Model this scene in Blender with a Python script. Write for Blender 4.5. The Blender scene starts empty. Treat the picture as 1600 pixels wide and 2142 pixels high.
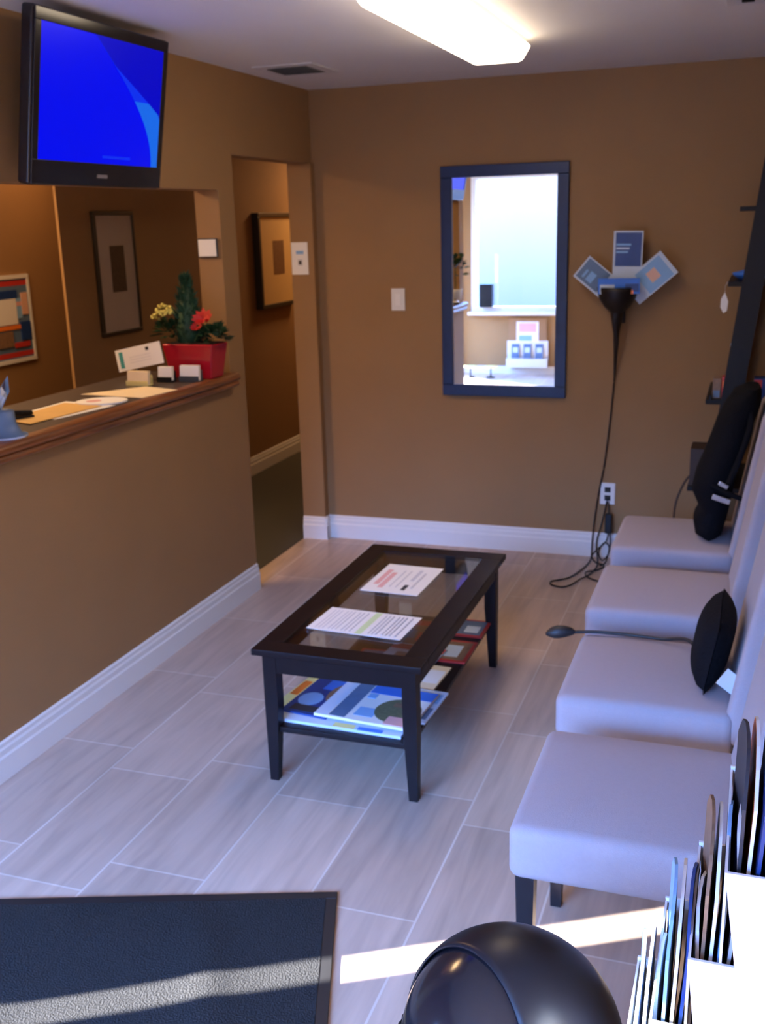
import bpy, math, random
from mathutils import Matrix, Vector
random.seed(7)
S = bpy.context.scene
COL = S.collection
PI = math.pi

# ------------------------------------------------------------------ camera
cam = bpy.data.cameras.new('camera'); camo = bpy.data.objects.new('camera', cam); COL.objects.link(camo)
cam.sensor_fit = 'HORIZONTAL'; cam.sensor_width = 36.0; cam.lens = 2200 / 1600 * 36.0
Rr = [0.94481141, 0.32644677, -0.02763879]
Ru = [-0.06159129, 0.25984996, 0.96368279]
Rf = [-0.32177307, 0.90879619, -0.26561548]
camo.matrix_world = Matrix(((Rr[0], Ru[0], -Rf[0], 0), (Rr[1], Ru[1], -Rf[1], 0), (Rr[2], Ru[2], -Rf[2], 1.76267), (0, 0, 0, 1)))
cam.clip_start = 0.02
cam.dof.use_dof = True; cam.dof.focus_distance = 1.35; cam.dof.aperture_fstop = 13.0
S.camera = camo
# ------------------------------------------------------------------ exposure
S.view_settings.view_transform = 'Standard'; S.view_settings.look = 'None'
S.view_settings.gamma = 1; S.view_settings.use_curve_mapping = False
S.view_settings.exposure = 0.0
# ------------------------------------------------------------------ sky and sun
w = bpy.data.worlds.new('world'); S.world = w; w.use_nodes = True
wn_ = w.node_tree; bg = wn_.nodes['Background']; bg.inputs[1].default_value = 1.0
tcw = wn_.nodes.new('ShaderNodeTexCoord'); spw = wn_.nodes.new('ShaderNodeSeparateXYZ'); wn_.links.new(tcw.outputs['Generated'], spw.inputs[0])
mrw = wn_.nodes.new('ShaderNodeMapRange'); mrw.inputs[1].default_value = -0.1; mrw.inputs[2].default_value = 0.6; wn_.links.new(spw.outputs['Z'], mrw.inputs[0])
rw = wn_.nodes.new('ShaderNodeValToRGB'); wn_.links.new(mrw.outputs[0], rw.inputs[0])
SKY = 98.0                                            # street and snow near the horizon, bright blue sky above the houses
er = rw.color_ramp.elements; er[0].position = 0.0; er[0].color = (0.5 / SKY, 0.95 / SKY, 2.6 / SKY, 1); er[1].position = 0.62; er[1].color = (0.15, 0.37, 1.0, 1)
e_ = er.new(0.30); e_.color = (2.0 / SKY, 2.1 / SKY, 2.2 / SKY, 1)
mw = wn_.nodes.new('ShaderNodeVectorMath'); mw.operation = 'SCALE'; mw.inputs[3].default_value = SKY
wn_.links.new(rw.outputs[0], mw.inputs[0]); wn_.links.new(mw.outputs[0], bg.inputs[0])
sd = Vector((0.867, 0.498, -0.325)).normalized()
sun = bpy.data.lights.new('sun', 'SUN'); sun.energy = 150; sun.angle = 0.009; sun.color = (1, 0.97, 0.93)
suno = bpy.data.objects.new('sun', sun); COL.objects.link(suno)
suno.rotation_euler = sd.to_track_quat('-Z', 'Y').to_euler()

def area(name, loc, rot, sx, sy, energy, color, portal=False, spread=PI):
    l = bpy.data.lights.new(name, 'AREA'); l.shape = 'RECTANGLE'; l.size = sx; l.size_y = sy
    l.energy = energy; l.color = color; l.spread = spread
    o = bpy.data.objects.new(name, l); COL.objects.link(o); o.location = loc; o.rotation_euler = rot
    if portal: l.cycles.is_portal = True
    return o
area('window_portal', (-1.72, -1.42, 1.45), (-PI / 2, 0, PI), 2.9, 1.55, 1, (1, 1, 1), portal=True)
area('entry_portal', (-3.44, -.865, 1.13), (0, -PI / 2, 0), 2.3, .58, 1, (1, 1, 1), portal=True)
area('reception_light', (-3.62, 3.7, 2.40), (0, 0, 0), 0.6, 0.6, 46, (1.0, 0.62, 0.30))
area('orange_wall_fill', (-3.85, 5.5, 2.40), (0, 0, 0), 0.4, 0.4, 5, (1.0, 0.52, 0.22))  # unseen fill added to brighten the orange wall behind the reception
area('hall_light', (-2.85, 8.2, 2.40), (0, 0, 0), 0.4, 0.4, 20, (1.0, 0.58, 0.26))

# ------------------------------------------------------------------ materials
def mat(name, col, rough=0.6, metal=0.0, spec=0.5, noise=0.0, nscale=8.0, bump=0.0, bscale=60.0, emit=None, estr=0.0, sheen=0.0, coat=0.0, trans=0.0, ndist=None):
    m = bpy.data.materials.new(name); m.use_nodes = True
    nt = m.node_tree; b = nt.nodes['Principled BSDF']
    b.inputs['Base Color'].default_value = (*col, 1); b.inputs['Roughness'].default_value = rough
    b.inputs['Metallic'].default_value = metal; b.inputs['Specular IOR Level'].default_value = spec
    if sheen: b.inputs['Sheen Weight'].default_value = sheen
    if coat: b.inputs['Coat Weight'].default_value = coat; b.inputs['Coat Roughness'].default_value = 0.08
    if trans: b.inputs['Transmission Weight'].default_value = trans
    if emit: b.inputs['Emission Color'].default_value = (*emit, 1); b.inputs['Emission Strength'].default_value = estr
    if noise or bump:
        tc = nt.nodes.new('ShaderNodeTexCoord')
        if noise:
            n = nt.nodes.new('ShaderNodeTexNoise'); n.inputs['Scale'].default_value = nscale; n.inputs['Detail'].default_value = 5
            nt.links.new(tc.outputs['Object'], n.inputs['Vector'])
            mx = nt.nodes.new('ShaderNodeMix'); mx.data_type = 'RGBA'
            mx.inputs[6].default_value = (*[c * (1 - noise) for c in col], 1); mx.inputs[7].default_value = (*[min(1, c * (1 + noise)) for c in col], 1)
            nt.links.new(n.outputs['Fac'], mx.inputs[0]); nt.links.new(mx.outputs[2], b.inputs['Base Color'])
        if bump:
            n2 = nt.nodes.new('ShaderNodeTexNoise'); n2.inputs['Scale'].default_value = bscale; n2.inputs['Detail'].default_value = 4
            nt.links.new(tc.outputs['Object'], n2.inputs['Vector'])
            bp = nt.nodes.new('ShaderNodeBump'); bp.inputs['Strength'].default_value = bump; bp.inputs['Distance'].default_value = 0.01
            nt.links.new(n2.outputs['Fac'], bp.inputs['Height']); nt.links.new(bp.outputs['Normal'], b.inputs['Normal'])
    return m

def glass_mat(name, tint=(1, 1, 1), refl=0.06):
    m = bpy.data.materials.new(name); m.use_nodes = True; nt = m.node_tree
    for n in list(nt.nodes): nt.nodes.remove(n)
    out = nt.nodes.new('ShaderNodeOutputMaterial'); t = nt.nodes.new('ShaderNodeBsdfTransparent'); t.inputs[0].default_value = (*tint, 1)
    g = nt.nodes.new('ShaderNodeBsdfGlossy'); g.inputs['Roughness'].default_value = 0.02
    f = nt.nodes.new('ShaderNodeLayerWeight'); f.inputs[0].default_value = 0.35
    ma = nt.nodes.new('ShaderNodeMath'); ma.operation = 'MULTIPLY_ADD'; ma.inputs[1].default_value = 0.5; ma.inputs[2].default_value = refl
    nt.links.new(f.outputs['Fresnel'], ma.inputs[0])
    mx = nt.nodes.new('ShaderNodeMixShader')
    nt.links.new(ma.outputs[0], mx.inputs[0]); nt.links.new(t.outputs[0], mx.inputs[1]); nt.links.new(g.outputs[0], mx.inputs[2]); nt.links.new(mx.outputs[0], out.inputs[0])
    return m

def tile_mat():
    m = bpy.data.materials.new('grey_wood_look_tile'); m.use_nodes = True; nt = m.node_tree; b = nt.nodes['Principled BSDF']; L = nt.links.new
    tc = nt.nodes.new('ShaderNodeTexCoord'); sp = nt.nodes.new('ShaderNodeSeparateXYZ'); L(tc.outputs['Object'], sp.inputs[0])
    ax = nt.nodes.new('ShaderNodeMath'); ax.operation = 'ADD'; ax.inputs[1].default_value = -2.105 + 6.2    # along the plank (world Y)
    L(sp.outputs['Y'], ax.inputs[0])
    ay = nt.nodes.new('ShaderNodeMath'); ay.operation = 'ADD'; ay.inputs[1].default_value = 1.045 + 0.308 * 16
    L(sp.outputs['X'], ay.inputs[0])
    cb = nt.nodes.new('ShaderNodeCombineXYZ'); L(ax.outputs[0], cb.inputs[0]); L(ay.outputs[0], cb.inputs[1])
    br = nt.nodes.new('ShaderNodeTexBrick'); br.offset = 0.774; br.offset_frequency = 2
    br.inputs['Scale'].default_value = 1; br.inputs['Brick Width'].default_value = 0.62; br.inputs['Row Height'].default_value = 0.308
    br.inputs['Mortar Size'].default_value = 0.0035; br.inputs['Mortar Smooth'].default_value = 0.3; br.inputs['Bias'].default_value = 0.0
    br.inputs['Color1'].default_value = (0.43, 0.32, 0.255, 1); br.inputs['Color2'].default_value = (0.53, 0.40, 0.315, 1); br.inputs['Mortar'].default_value = (0.60, 0.52, 0.46, 1)
    L(cb.outputs[0], br.inputs['Vector'])
    mp = nt.nodes.new('ShaderNodeMapping'); mp.inputs['Scale'].default_value = (14, 1.3, 1); L(tc.outputs['Object'], mp.inputs[0])
    n = nt.nodes.new('ShaderNodeTexNoise'); n.inputs['Scale'].default_value = 1.6; n.inputs['Detail'].default_value = 5; n.inputs['Distortion'].default_value = 0.6; L(mp.outputs[0], n.inputs['Vector'])
    rmp = nt.nodes.new('ShaderNodeMapRange'); rmp.inputs[1].default_value = 0.3; rmp.inputs[2].default_value = 0.7; rmp.inputs[3].default_value = 0.82; rmp.inputs[4].default_value = 1.14
    L(n.outputs['Fac'], rmp.inputs[0])
    mx = nt.nodes.new('ShaderNodeMix'); mx.data_type = 'RGBA'; mx.blend_type = 'MULTIPLY'; mx.inputs[0].default_value = 1
    L(br.outputs['Color'], mx.inputs[6]); L(rmp.outputs[0], mx.inputs[7]); L(mx.outputs[2], b.inputs['Base Color'])
    b.inputs['Roughness'].default_value = 0.34; b.inputs['Specular IOR Level'].default_value = 0.5
    return m

def wood_mat():
    m = bpy.data.materials.new('stained_oak'); m.use_nodes = True; nt = m.node_tree; b = nt.nodes['Principled BSDF']; L = nt.links.new
    tc = nt.nodes.new('ShaderNodeTexCoord'); mp = nt.nodes.new('ShaderNodeMapping'); mp.inputs['Scale'].default_value = (30, 1.2, 30); L(tc.outputs['Object'], mp.inputs[0])
    n = nt.nodes.new('ShaderNodeTexNoise'); n.inputs['Scale'].default_value = 2.5; n.inputs['Detail'].default_value = 6; L(mp.outputs[0], n.inputs['Vector'])
    r = nt.nodes.new('ShaderNodeValToRGB'); r.color_ramp.elements[0].position = 0.35; r.color_ramp.elements[1].position = 0.68
    r.color_ramp.elements[0].color = (0.10, 0.03, 0.010, 1); r.color_ramp.elements[1].color = (0.30, 0.105, 0.03, 1)
    L(n.outputs['Fac'], r.inputs[0]); L(r.outputs[0], b.inputs['Base Color']); b.inputs['Roughness'].default_value = 0.35
    return m

M = {}
M['tan'] = mat('tan_wall_paint', (0.285, 0.156, 0.062), 0.75, noise=0.09, nscale=3.0, bump=0.05, bscale=90)
M['ceil'] = mat('white_ceiling_paint', (0.72, 0.70, 0.70), 0.85, noise=0.02)
M['white'] = mat('white_trim_paint', (0.72, 0.71, 0.69), 0.4, noise=0.02)
M['tile'] = tile_mat(); M['oak'] = wood_mat()
M['carpet'] = mat('dark_hall_carpet', (0.055, 0.05, 0.04), 0.95, noise=0.3, nscale=200)
M['laminate'] = mat('dark_laminate', (0.055, 0.040, 0.036), 0.45, spec=0.3, noise=0.2, nscale=60)
M['esp'] = mat('espresso_wood', (0.009, 0.005, 0.006), 0.38, spec=0.18, noise=0.3, nscale=20)
M['fabric'] = mat('pale_grey_upholstery', (0.36, 0.305, 0.325), 0.9, noise=0.05, nscale=120, bump=0.25, bscale=500, sheen=0.1)
M['chairleg'] = mat('dark_chair_leg', (0.010, 0.007, 0.009), 0.4, spec=0.25, noise=0.2, nscale=30)
M['glass'] = glass_mat('clear_window_glass'); M['tglass'] = glass_mat('table_glass', (0.90, 0.93, 0.92), 0.025)
M['mirror'] = mat('mirror_glass', (0.92, 0.95, 0.95), 0.0, metal=1.0)
M['frame'] = mat('dark_mirror_frame', (0.008, 0.022, 0.085), 0.4, spec=0.4, noise=0.2, nscale=25)  # dark frame, the window's blue reflection put into its base colour
M['black'] = mat('black_plastic', (0.005, 0.005, 0.007), 0.45, spec=0.3, noise=0.1, nscale=30)
M['gloss'] = mat('glossy_black_plastic', (0.010, 0.010, 0.014), 0.16, noise=0.1, nscale=10)
M['lid'] = mat('dark_satin_plastic', (0.008, 0.008, 0.012), 0.36, spec=0.35, noise=0.1, nscale=10)
M['cloth'] = mat('black_cloth', (0.004, 0.004, 0.006), 0.9, spec=0.15, noise=0.2, nscale=40, bump=0.3, bscale=80)
M['mat'] = mat('black_ribbed_mat', (0.030, 0.030, 0.031), 0.95, spec=0.05, noise=0.35, nscale=150, bump=0.8, bscale=220)
M['rubber'] = mat('black_rubber_edge', (0.012, 0.012, 0.014), 0.5, noise=0.1)
M['paper'] = mat('white_paper', (0.78, 0.77, 0.76), 0.7, noise=0.01)
M['cream'] = mat('cream_paper', (0.75, 0.62, 0.42), 0.7, noise=0.02)
M['manila'] = mat('manila_yellow', (0.66, 0.40, 0.12), 0.6, noise=0.15, nscale=10)
M['yellow'] = mat('pale_yellow_print', (0.75, 0.66, 0.25), 0.6, noise=0.03)
M['lime'] = mat('lime_highlight', (0.55, 0.68, 0.38), 0.6, noise=0.02)
M['ink'] = mat('grey_ink', (0.56, 0.56, 0.60), 0.7, noise=0.05)
M['dink'] = mat('dark_ink', (0.03, 0.03, 0.04), 0.6, noise=0.05)
M['red'] = mat('red_print', (0.50, 0.035, 0.03), 0.45, noise=0.1, nscale=20)
M['pink'] = mat('pink_print', (0.70, 0.38, 0.38), 0.5, noise=0.05)
M['orange'] = mat('orange_print', (0.80, 0.20, 0.03), 0.45, noise=0.1)
M['teal'] = mat('teal_print', (0.05, 0.30, 0.30), 0.5, noise=0.05)
M['navy'] = mat('navy_print', (0.012, 0.045, 0.20), 0.4, noise=0.15, nscale=20)
M['blue'] = mat('blue_print', (0.03, 0.16, 0.65), 0.4, noise=0.1, nscale=20)
M['sky'] = mat('sky_blue_print', (0.22, 0.42, 0.72), 0.45, noise=0.06)
M['steel'] = mat('slate_blue_print', (0.10, 0.17, 0.30), 0.45, noise=0.15, nscale=30)
M['pale'] = mat('pale_blue_paper', (0.55, 0.65, 0.80), 0.6, noise=0.03)
M['olive'] = mat('olive_photo_print', (0.13, 0.14, 0.08), 0.5, noise=0.6, nscale=90)
M['brown'] = mat('brown_photo_print', (0.22, 0.13, 0.08), 0.5, noise=0.5, nscale=60)
M['skin'] = mat('peach_print', (0.70, 0.42, 0.32), 0.5, noise=0.05)
M['beige'] = mat('grey_beige_mat_board', (0.42, 0.34, 0.27), 0.8, noise=0.04)
M['gold'] = mat('gold_mat_board', (0.62, 0.40, 0.16), 0.7, noise=0.04)
M['sepia'] = mat('dark_sepia_print', (0.06, 0.035, 0.02), 0.6, noise=0.6, nscale=70)
M['sepia2'] = mat('brown_sepia_print', (0.17, 0.08, 0.03), 0.6, noise=0.4, nscale=70)
M['pframe'] = mat('dark_picture_frame', (0.020, 0.016, 0.012), 0.4, noise=0.1)
M['potred'] = mat('glossy_red_pot', (0.36, 0.008, 0.02), 0.18, noise=0.08)
M['soil'] = mat('dark_soil', (0.02, 0.012, 0.008), 0.9, noise=0.4, nscale=80)
M['leaf'] = mat('dark_green_leaf', (0.015, 0.05, 0.018), 0.5, noise=0.4, nscale=40)
M['pine'] = mat('deep_green_needles', (0.010, 0.055, 0.028), 0.6, noise=0.4, nscale=60)
M['petal'] = mat('pale_yellow_petal', (0.62, 0.55, 0.14), 0.6, noise=0.2, nscale=60)
M['bract'] = mat('scarlet_bract', (0.46, 0.006, 0.006), 0.5, noise=0.2, nscale=60)
M['silver'] = mat('brushed_silver', (0.70, 0.70, 0.72), 0.25, metal=0.9, noise=0.05)
M['hole'] = mat('dark_recess', (0.02, 0.02, 0.02), 0.7, noise=0.1)
M['vent'] = mat('off_white_vent_metal', (0.62, 0.62, 0.64), 0.5, noise=0.02)
M['vgrey'] = mat('grey_vent_louvre', (0.24, 0.24, 0.25), 0.5, noise=0.02)
M['slate'] = mat('dark_slate_card_holder', (0.05, 0.06, 0.07), 0.3, noise=0.1)
M['acrylic'] = mat('white_rack_plastic', (0.72, 0.73, 0.76), 0.25, noise=0.02)
M['box'] = mat('dark_brown_box', (0.035, 0.018, 0.012), 0.6, noise=0.2)
M['bronze'] = mat('black_iron', (0.016, 0.012, 0.012), 0.45, metal=0.3, noise=0.2)
M['diff'] = mat('lit_diffuser', (0.9, 0.88, 0.82), 0.5, emit=(1.0, 0.80, 0.56), estr=10.8, noise=0.01)
M['foil'] = mat('kraft_brown', (0.30, 0.16, 0.07), 0.6, noise=0.1)

def screen_mat():
    m = bpy.data.materials.new('lit_blue_screen'); m.use_nodes = True; nt = m.node_tree; b = nt.nodes['Principled BSDF']
    b.inputs['Base Color'].default_value = (0, 0, 0, 1); b.inputs['Roughness'].default_value = 0.25; b.inputs['Specular IOR Level'].default_value = 0.12
    b.inputs['Emission Color'].default_value = (0.0, 0.004, 1.0, 1); b.inputs['Emission Strength'].default_value = 0.86
    return m
M['screen'] = screen_mat()
M['swoosh'] = mat('lit_light_blue_screen', (0, 0, 0), 0.3, spec=0.12, emit=(0.008, 0.14, 0.80), estr=1.0)
M['swoosh2'] = mat('lit_mid_blue_screen', (0, 0, 0), 0.3, spec=0.12, emit=(0.002, 0.03, 0.85), estr=1.0)
M['night'] = mat('lit_deep_blue_screen', (0, 0, 0), 0.3, spec=0.12, emit=(0.0, 0.001, 0.55), estr=1.0)

# ------------------------------------------------------------------ mesh helper
class B:
    def __init__(s): s.v = []; s.f = []; s.mi = []; s.mats = []; s.sm = []
    def m(s, mt):
        if mt not in s.mats: s.mats.append(mt)
        return s.mats.index(mt)
    def add(s, vs, fs, mt, smooth=False):
        o = len(s.v); s.v += [tuple(v) for v in vs]; k = s.m(mt)
        for f in fs: s.f.append([i + o for i in f]); s.mi.append(k); s.sm.append(smooth)
        return s
    def box(s, x0, x1, y0, y1, z0, z1, mt):
        vs = [(x0, y0, z0), (x1, y0, z0), (x1, y1, z0), (x0, y1, z0), (x0, y0, z1), (x1, y0, z1), (x1, y1, z1), (x0, y1, z1)]
        return s.add(vs, [(0, 3, 2, 1), (4, 5, 6, 7), (0, 1, 5, 4), (1, 2, 6, 5), (2, 3, 7, 6), (3, 0, 4, 7)], mt)
    def hexa(s, lo, hi, mt):       # lo, hi: 4 points each, counter-clockwise seen from above
        return s.add(list(lo) + list(hi), [(0, 3, 2, 1), (4, 5, 6, 7), (0, 1, 5, 4), (1, 2, 6, 5), (2, 3, 7, 6), (3, 0, 4, 7)], mt)
    def prism(s, poly, z0, z1, mt, smooth=False):
        n = len(poly); vs = [(x, y, z0) for x, y in poly] + [(x, y, z1) for x, y in poly]
        s.add(vs, [tuple(range(n))[::-1], tuple(range(n, 2 * n))], mt)
        return s.add(vs, [(i, (i + 1) % n, (i + 1) % n + n, i + n) for i in range(n)], mt, smooth)
    def lathe(s, prof, mt, c=(0, 0, 0), n=32, ax='z', sx=1, sy=1):
        vs = []
        for r, h in prof:
            for k in range(n):
                a = 2 * PI * k / n; x, y = r * math.cos(a) * sx, r * math.sin(a) * sy
                p = (x, y, h) if ax == 'z' else ((h, x, y) if ax == 'x' else (x, h, y))
                vs.append((p[0] + c[0], p[1] + c[1], p[2] + c[2]))
        fs = []
        for j in range(len(prof) - 1):
            for k in range(n):
                a, b2 = j * n + k, j * n + (k + 1) % n; fs.append((a, b2, b2 + n, a + n))
        s.add(vs, fs, mt, True)
        L = len(prof)
        if prof[0][0] > 1e-4: s.f.append([len(s.v) - L * n + k for k in range(n)][::-1]); s.mi.append(s.m(mt)); s.sm.append(False)
        if prof[-1][0] > 1e-4: s.f.append([len(s.v) - n + k for k in range(n)]); s.mi.append(s.m(mt)); s.sm.append(False)
        return s
    def tube(s, pts, r, mt, n=8):
        pts = [Vector(p) for p in pts]; rs = r if isinstance(r, (list, tuple)) else [r] * len(pts); vs = []
        up = Vector((0, 0, 1))
        for i, p in enumerate(pts):
            t = (pts[min(i + 1, len(pts) - 1)] - pts[max(i - 1, 0)])
            t = t.normalized() if t.length > 1e-9 else Vector((0, 0, 1))
            a = t.cross(up)
            if a.length < 0.15: a = t.cross(Vector((1, 0, 0)))
            a.normalize(); b = a.cross(t)
            for k in range(n):
                q = 2 * PI * k / n; vs.append(p + a * math.cos(q) * rs[i] + b * math.sin(q) * rs[i])
        fs = [(i * n + k, i * n + (k + 1) % n, (i + 1) * n + (k + 1) % n, (i + 1) * n + k) for i in range(len(pts) - 1) for k in range(n)]
        s.add(vs, fs, mt, True)
        return s.add(vs, [tuple(range(n))[::-1], tuple(range((len(pts) - 1) * n, len(pts) * n))], mt)
    def ell(s, c, r, mt, n=16, m=10, lump=0.0):
        vs = []; fs = []
        for j in range(m + 1):
            th = PI * j / m
            for k in range(n):
                ph = 2 * PI * k / n; q = 1 + lump * (random.random() - 0.5)
                vs.append((c[0] + r[0] * q * math.sin(th) * math.cos(ph), c[1] + r[1] * q * math.sin(th) * math.sin(ph), c[2] + r[2] * q * math.cos(th)))
        for j in range(m):
            for k in range(n): fs.append((j * n + k, (j + 1) * n + k, (j + 1) * n + (k + 1) % n, j * n + (k + 1) % n))
        return s.add(vs, fs, mt, True)
    def build(s, name, parent=None, bevel=0.0, seg=2, loc=None, rot=None, subsurf=0):
        me = bpy.data.meshes.new(name); me.from_pydata(s.v, [], s.f); me.update()
        for mt in s.mats: me.materials.append(M[mt])
        for p, k, sm in zip(me.polygons, s.mi, s.sm): p.material_index = k; p.use_smooth = sm
        o = bpy.data.objects.new(name, me); COL.objects.link(o)
        if parent: o.parent = parent
        if loc: o.location = loc
        if rot: o.rotation_euler = rot
        if bevel:
            md = o.modifiers.new('bevel', 'BEVEL'); md.width = bevel; md.segments = seg; md.limit_method = 'ANGLE'; md.angle_limit = 0.6
            for p in me.polygons: p.use_smooth = True
            wn = o.modifiers.new('wn', 'WEIGHTED_NORMAL'); wn.keep_sharp = False
        if subsurf:
            sb = o.modifiers.new('sub', 'SUBSURF'); sb.levels = subsurf; sb.render_levels = subsurf
            for p in me.polygons: p.use_smooth = True
        return o

def tag(o, label, cat, group=None, kind=None):
    if label: o['label'] = label
    if cat: o['category'] = cat
    if group: o['group'] = group
    if kind: o['kind'] = kind
    return o
def thing(name, label, cat, loc=(0, 0, 0), rz=0.0, group=None, rot=None):
    o = bpy.data.objects.new(name, None); COL.objects.link(o); o.location = loc; o.rotation_euler = rot or (0, 0, rz)
    o.empty_display_size = 0.05
    return tag(o, label, cat, group)
def struct(name, b, **k):
    o = b.build(name, **k); o['kind'] = 'structure'; return o
def copy_tree(o, parent=None):
    c = o.copy(); COL.objects.link(c)
    if parent: c.parent = parent
    for ch in list(o.children): copy_tree(ch, c)
    return c

XL, XB, YB, ZC, XR, YF = -2.277, -2.397, 5.456, 2.44, 0.24, -1.30
YN, XE = 2.30, -3.30          # near end of the partition, entry wall
LZ = 1.11                     # ledge top
# ================================================================== SETTING
struct('floor', B().box(XB, XR + .12, YN, YB + .12, -.1, 0, 'tile').box(XE - .12, XR + .12, YF - .12, YN, -.1, 0, 'tile'))
struct('floor_hall', B().box(-4.32, XB, YN, 8.72, -.1, 0.004, 'carpet'))
struct('ceiling', B().box(-4.32, XR + .12, YF - .12, 8.72, ZC, ZC + .1, 'ceil'))
struct('wall_back', B().box(XB, XR + .12, YB, YB + .12, 0, ZC, 'tan').box(XB, XB + .12, YB + .12, 8.6, 0, ZC, 'tan'))
struct('wall_right', B().box(XR, XR + .12, YF, YB, 0, ZC, 'tan'))
wl = B().box(XB, XL, YN, 4.52, 0, 1.05, 'tan').box(XB, XL, YN + .12, 4.37, 1.92, ZC, 'tan').box(XB, XL, 4.37, 4.52, 1.05, ZC, 'tan')
wl.box(XB, XL, 4.52, YB, 2.076, ZC, 'tan').box(XB, -2.262, 5.40, YB, 0, 2.076, 'tan').box(XB, XL, YN, YN + .12, 1.05, ZC, 'tan')
struct('wall_left', wl)
struct('wall_partition', B().box(-4.32, XB, YN, YN + .12, 0, ZC, 'tan'))
struct('wall_entry', B().box(XE - .12, XE, YF, -1.15, 0, ZC, 'tan').box(XE - .12, XE, -1.15, -.58, 2.26, ZC, 'tan')
       .box(XE - .12, XE, -.58, .50, 0, ZC, 'tan').box(XE - .12, XE, .50, .66, 1.34, ZC, 'tan').box(XE - .12, XE, .66, YN, 0, ZC, 'tan'))
WX0, WX1, WZ0, WZ1 = -3.13, -.30, .72, 2.26
struct('wall_front', B().box(XE - .12, WX0, YF - .12, YF, 0, ZC, 'tan').box(WX1, XR + .12, YF - .12, YF, 0, ZC, 'tan')
       .box(WX0, WX1, YF - .12, YF, 0, WZ0, 'tan').box(WX0, WX1, YF - .12, YF, WZ1, ZC, 'tan'))
struct('wall_reception', B().box(-4.32, -4.20, YN + .12, 8.6, 0, ZC, 'tan'))
struct('wall_hall', B().box(-3.415, -3.40, 4.75, 8.6, 0, ZC, 'tan'))
struct('wall_end', B().box(-4.32, XB + .12, 8.6, 8.72, 0, ZC, 'tan'))

def baseboard(name, p0, p1, nrm, h=.133, d=.016):
    """moulded board from p0 to p1 (floor points), nrm = direction into the room"""
    prof = [(0, 0), (d, 0), (d, h * .60), (d * .72, h * .66), (d * .72, h * .80), (d * .45, h * .86), (d * .45, h * .95), (0, h)]
    b = B(); vs = []
    for p in (p0, p1):
        for a, z in prof: vs.append((p[0] + nrm[0] * a, p[1] + nrm[1] * a, z))
    n = len(prof)
    b.add(vs, [(i, i + 1, i + 1 + n, i + n) for i in range(n - 1)] + [(n - 1, 0, n, 2 * n - 1), tuple(range(n))[::-1], tuple(range(n, 2 * n))], 'white')
    return struct(name, b)
baseboard('baseboard_left', (XL, YN), (XL, 4.52), (1, 0))
baseboard('baseboard_back', (-2.262, YB), (XR, YB), (0, -1))
baseboard('baseboard_jamb', (XB, 5.40), (-2.246, 5.40), (0, -1), d=.016)
baseboard('baseboard_corner', (-2.262, 5.385), (-2.262, YB - .015), (1, 0))
baseboard('baseboard_hall', (-3.40, 4.75), (-3.40, 8.6), (1, 0))
baseboard('baseboard_right', (XR, YF), (XR, YB - .016), (-1, 0))
baseboard('baseboard_front', (XE, YF), (XR, YF), (0, 1), h=.09)

def window(name, x0, x1, z0, z1, y, mull):
    fr = B(); t = .055
    fr.box(x0, x1, y - .10, y + .02, z0, z0 + t, 'white').box(x0, x1, y - .10, y + .02, z1 - t, z1, 'white')
    fr.box(x0, x0 + t, y - .10, y + .02, z0 + t, z1 - t, 'white').box(x1 - t, x1, y - .10, y + .02, z0 + t, z1 - t, 'white')
    for m_ in mull: fr.box(m_ - .025, m_ + .025, y - .10, y + .0, z0 + t, z1 - t, 'white')
    fr.box(x0 - .03, x1 + .03, y + .0, y + .09, z0 - .035, z0, 'white')
    o = struct(name, fr, bevel=.003)
    B().box(x0 + t, x1 - t, y - .062, y - .056, z0 + t, z1 - t, 'glass').build('pane', o)
window('window_1', WX0, WX1, WZ0, WZ1, YF, [-1.72])
# unseen glass door and low slit, added to throw sun on rack and floor
d = B().box(XE - .09, XE - .03, -1.15, -1.12, 0, 2.26, 'white').box(XE - .09, XE - .03, -.61, -.58, 0, 2.26, 'white').box(XE - .09, XE - .03, -1.12, -.61, 0, .08, 'white').box(XE - .09, XE - .03, -1.12, -.61, 2.22, 2.26, 'white')
do = struct('added_sun_door', d); B().box(XE - .063, XE - .057, -1.12, -.61, .08, 2.22, 'glass').build('pane', do)
so = struct('added_sun_slit', B().box(XE - .10, XE - .02, .50, .66, 0, .02, 'white').box(XE - .10, XE - .02, .50, .66, 1.33, 1.34, 'white'))
B().box(XE - .063, XE - .057, .50, .66, .02, 1.33, 'glass').build('pane', so)

# ================================================================== COUNTER LEDGE
t = thing('counter_ledge', 'long wooden counter ledge with dark top along the reception opening', 'counter', (-2.46, 3.4, 1.05))
X0, X1, Y0, Y1 = -2.74 + 2.46, -2.222 + 2.46, YN + .05 - 3.4, 4.365 - 3.4
b = B().box(X0, X1 - .03, Y0, Y1, .035, .06, 'laminate'); b.build('ledge_top', t, bevel=.002)
prof = [(-.02, 0), (.012, 0), (.022, .006), (.022, .018), (.014, .022), (.014, .027), (.028, .032), (.032, .042), (.028, .054), (.018, .061), (-.03, .061)]
e = B(); vs = []
for y in (Y0, Y1):
    for a, z in prof: vs.append((X1 - .03 + a, y, z))
n = len(prof)
e.add(vs, [(i, i + 1, i + 1 + n, i + n) for i in range(n - 1)], 'oak', True).add(vs, [(n - 1, 0, n, 2 * n - 1), tuple(range(n))[::-1], tuple(range(n, 2 * n))], 'oak')
e.build('edge_moulding', t)
B().box(X0, XL + 2.46 + .02, Y0, Y1, 0.0, .035, 'oak').build('underside_board', t)

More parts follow.
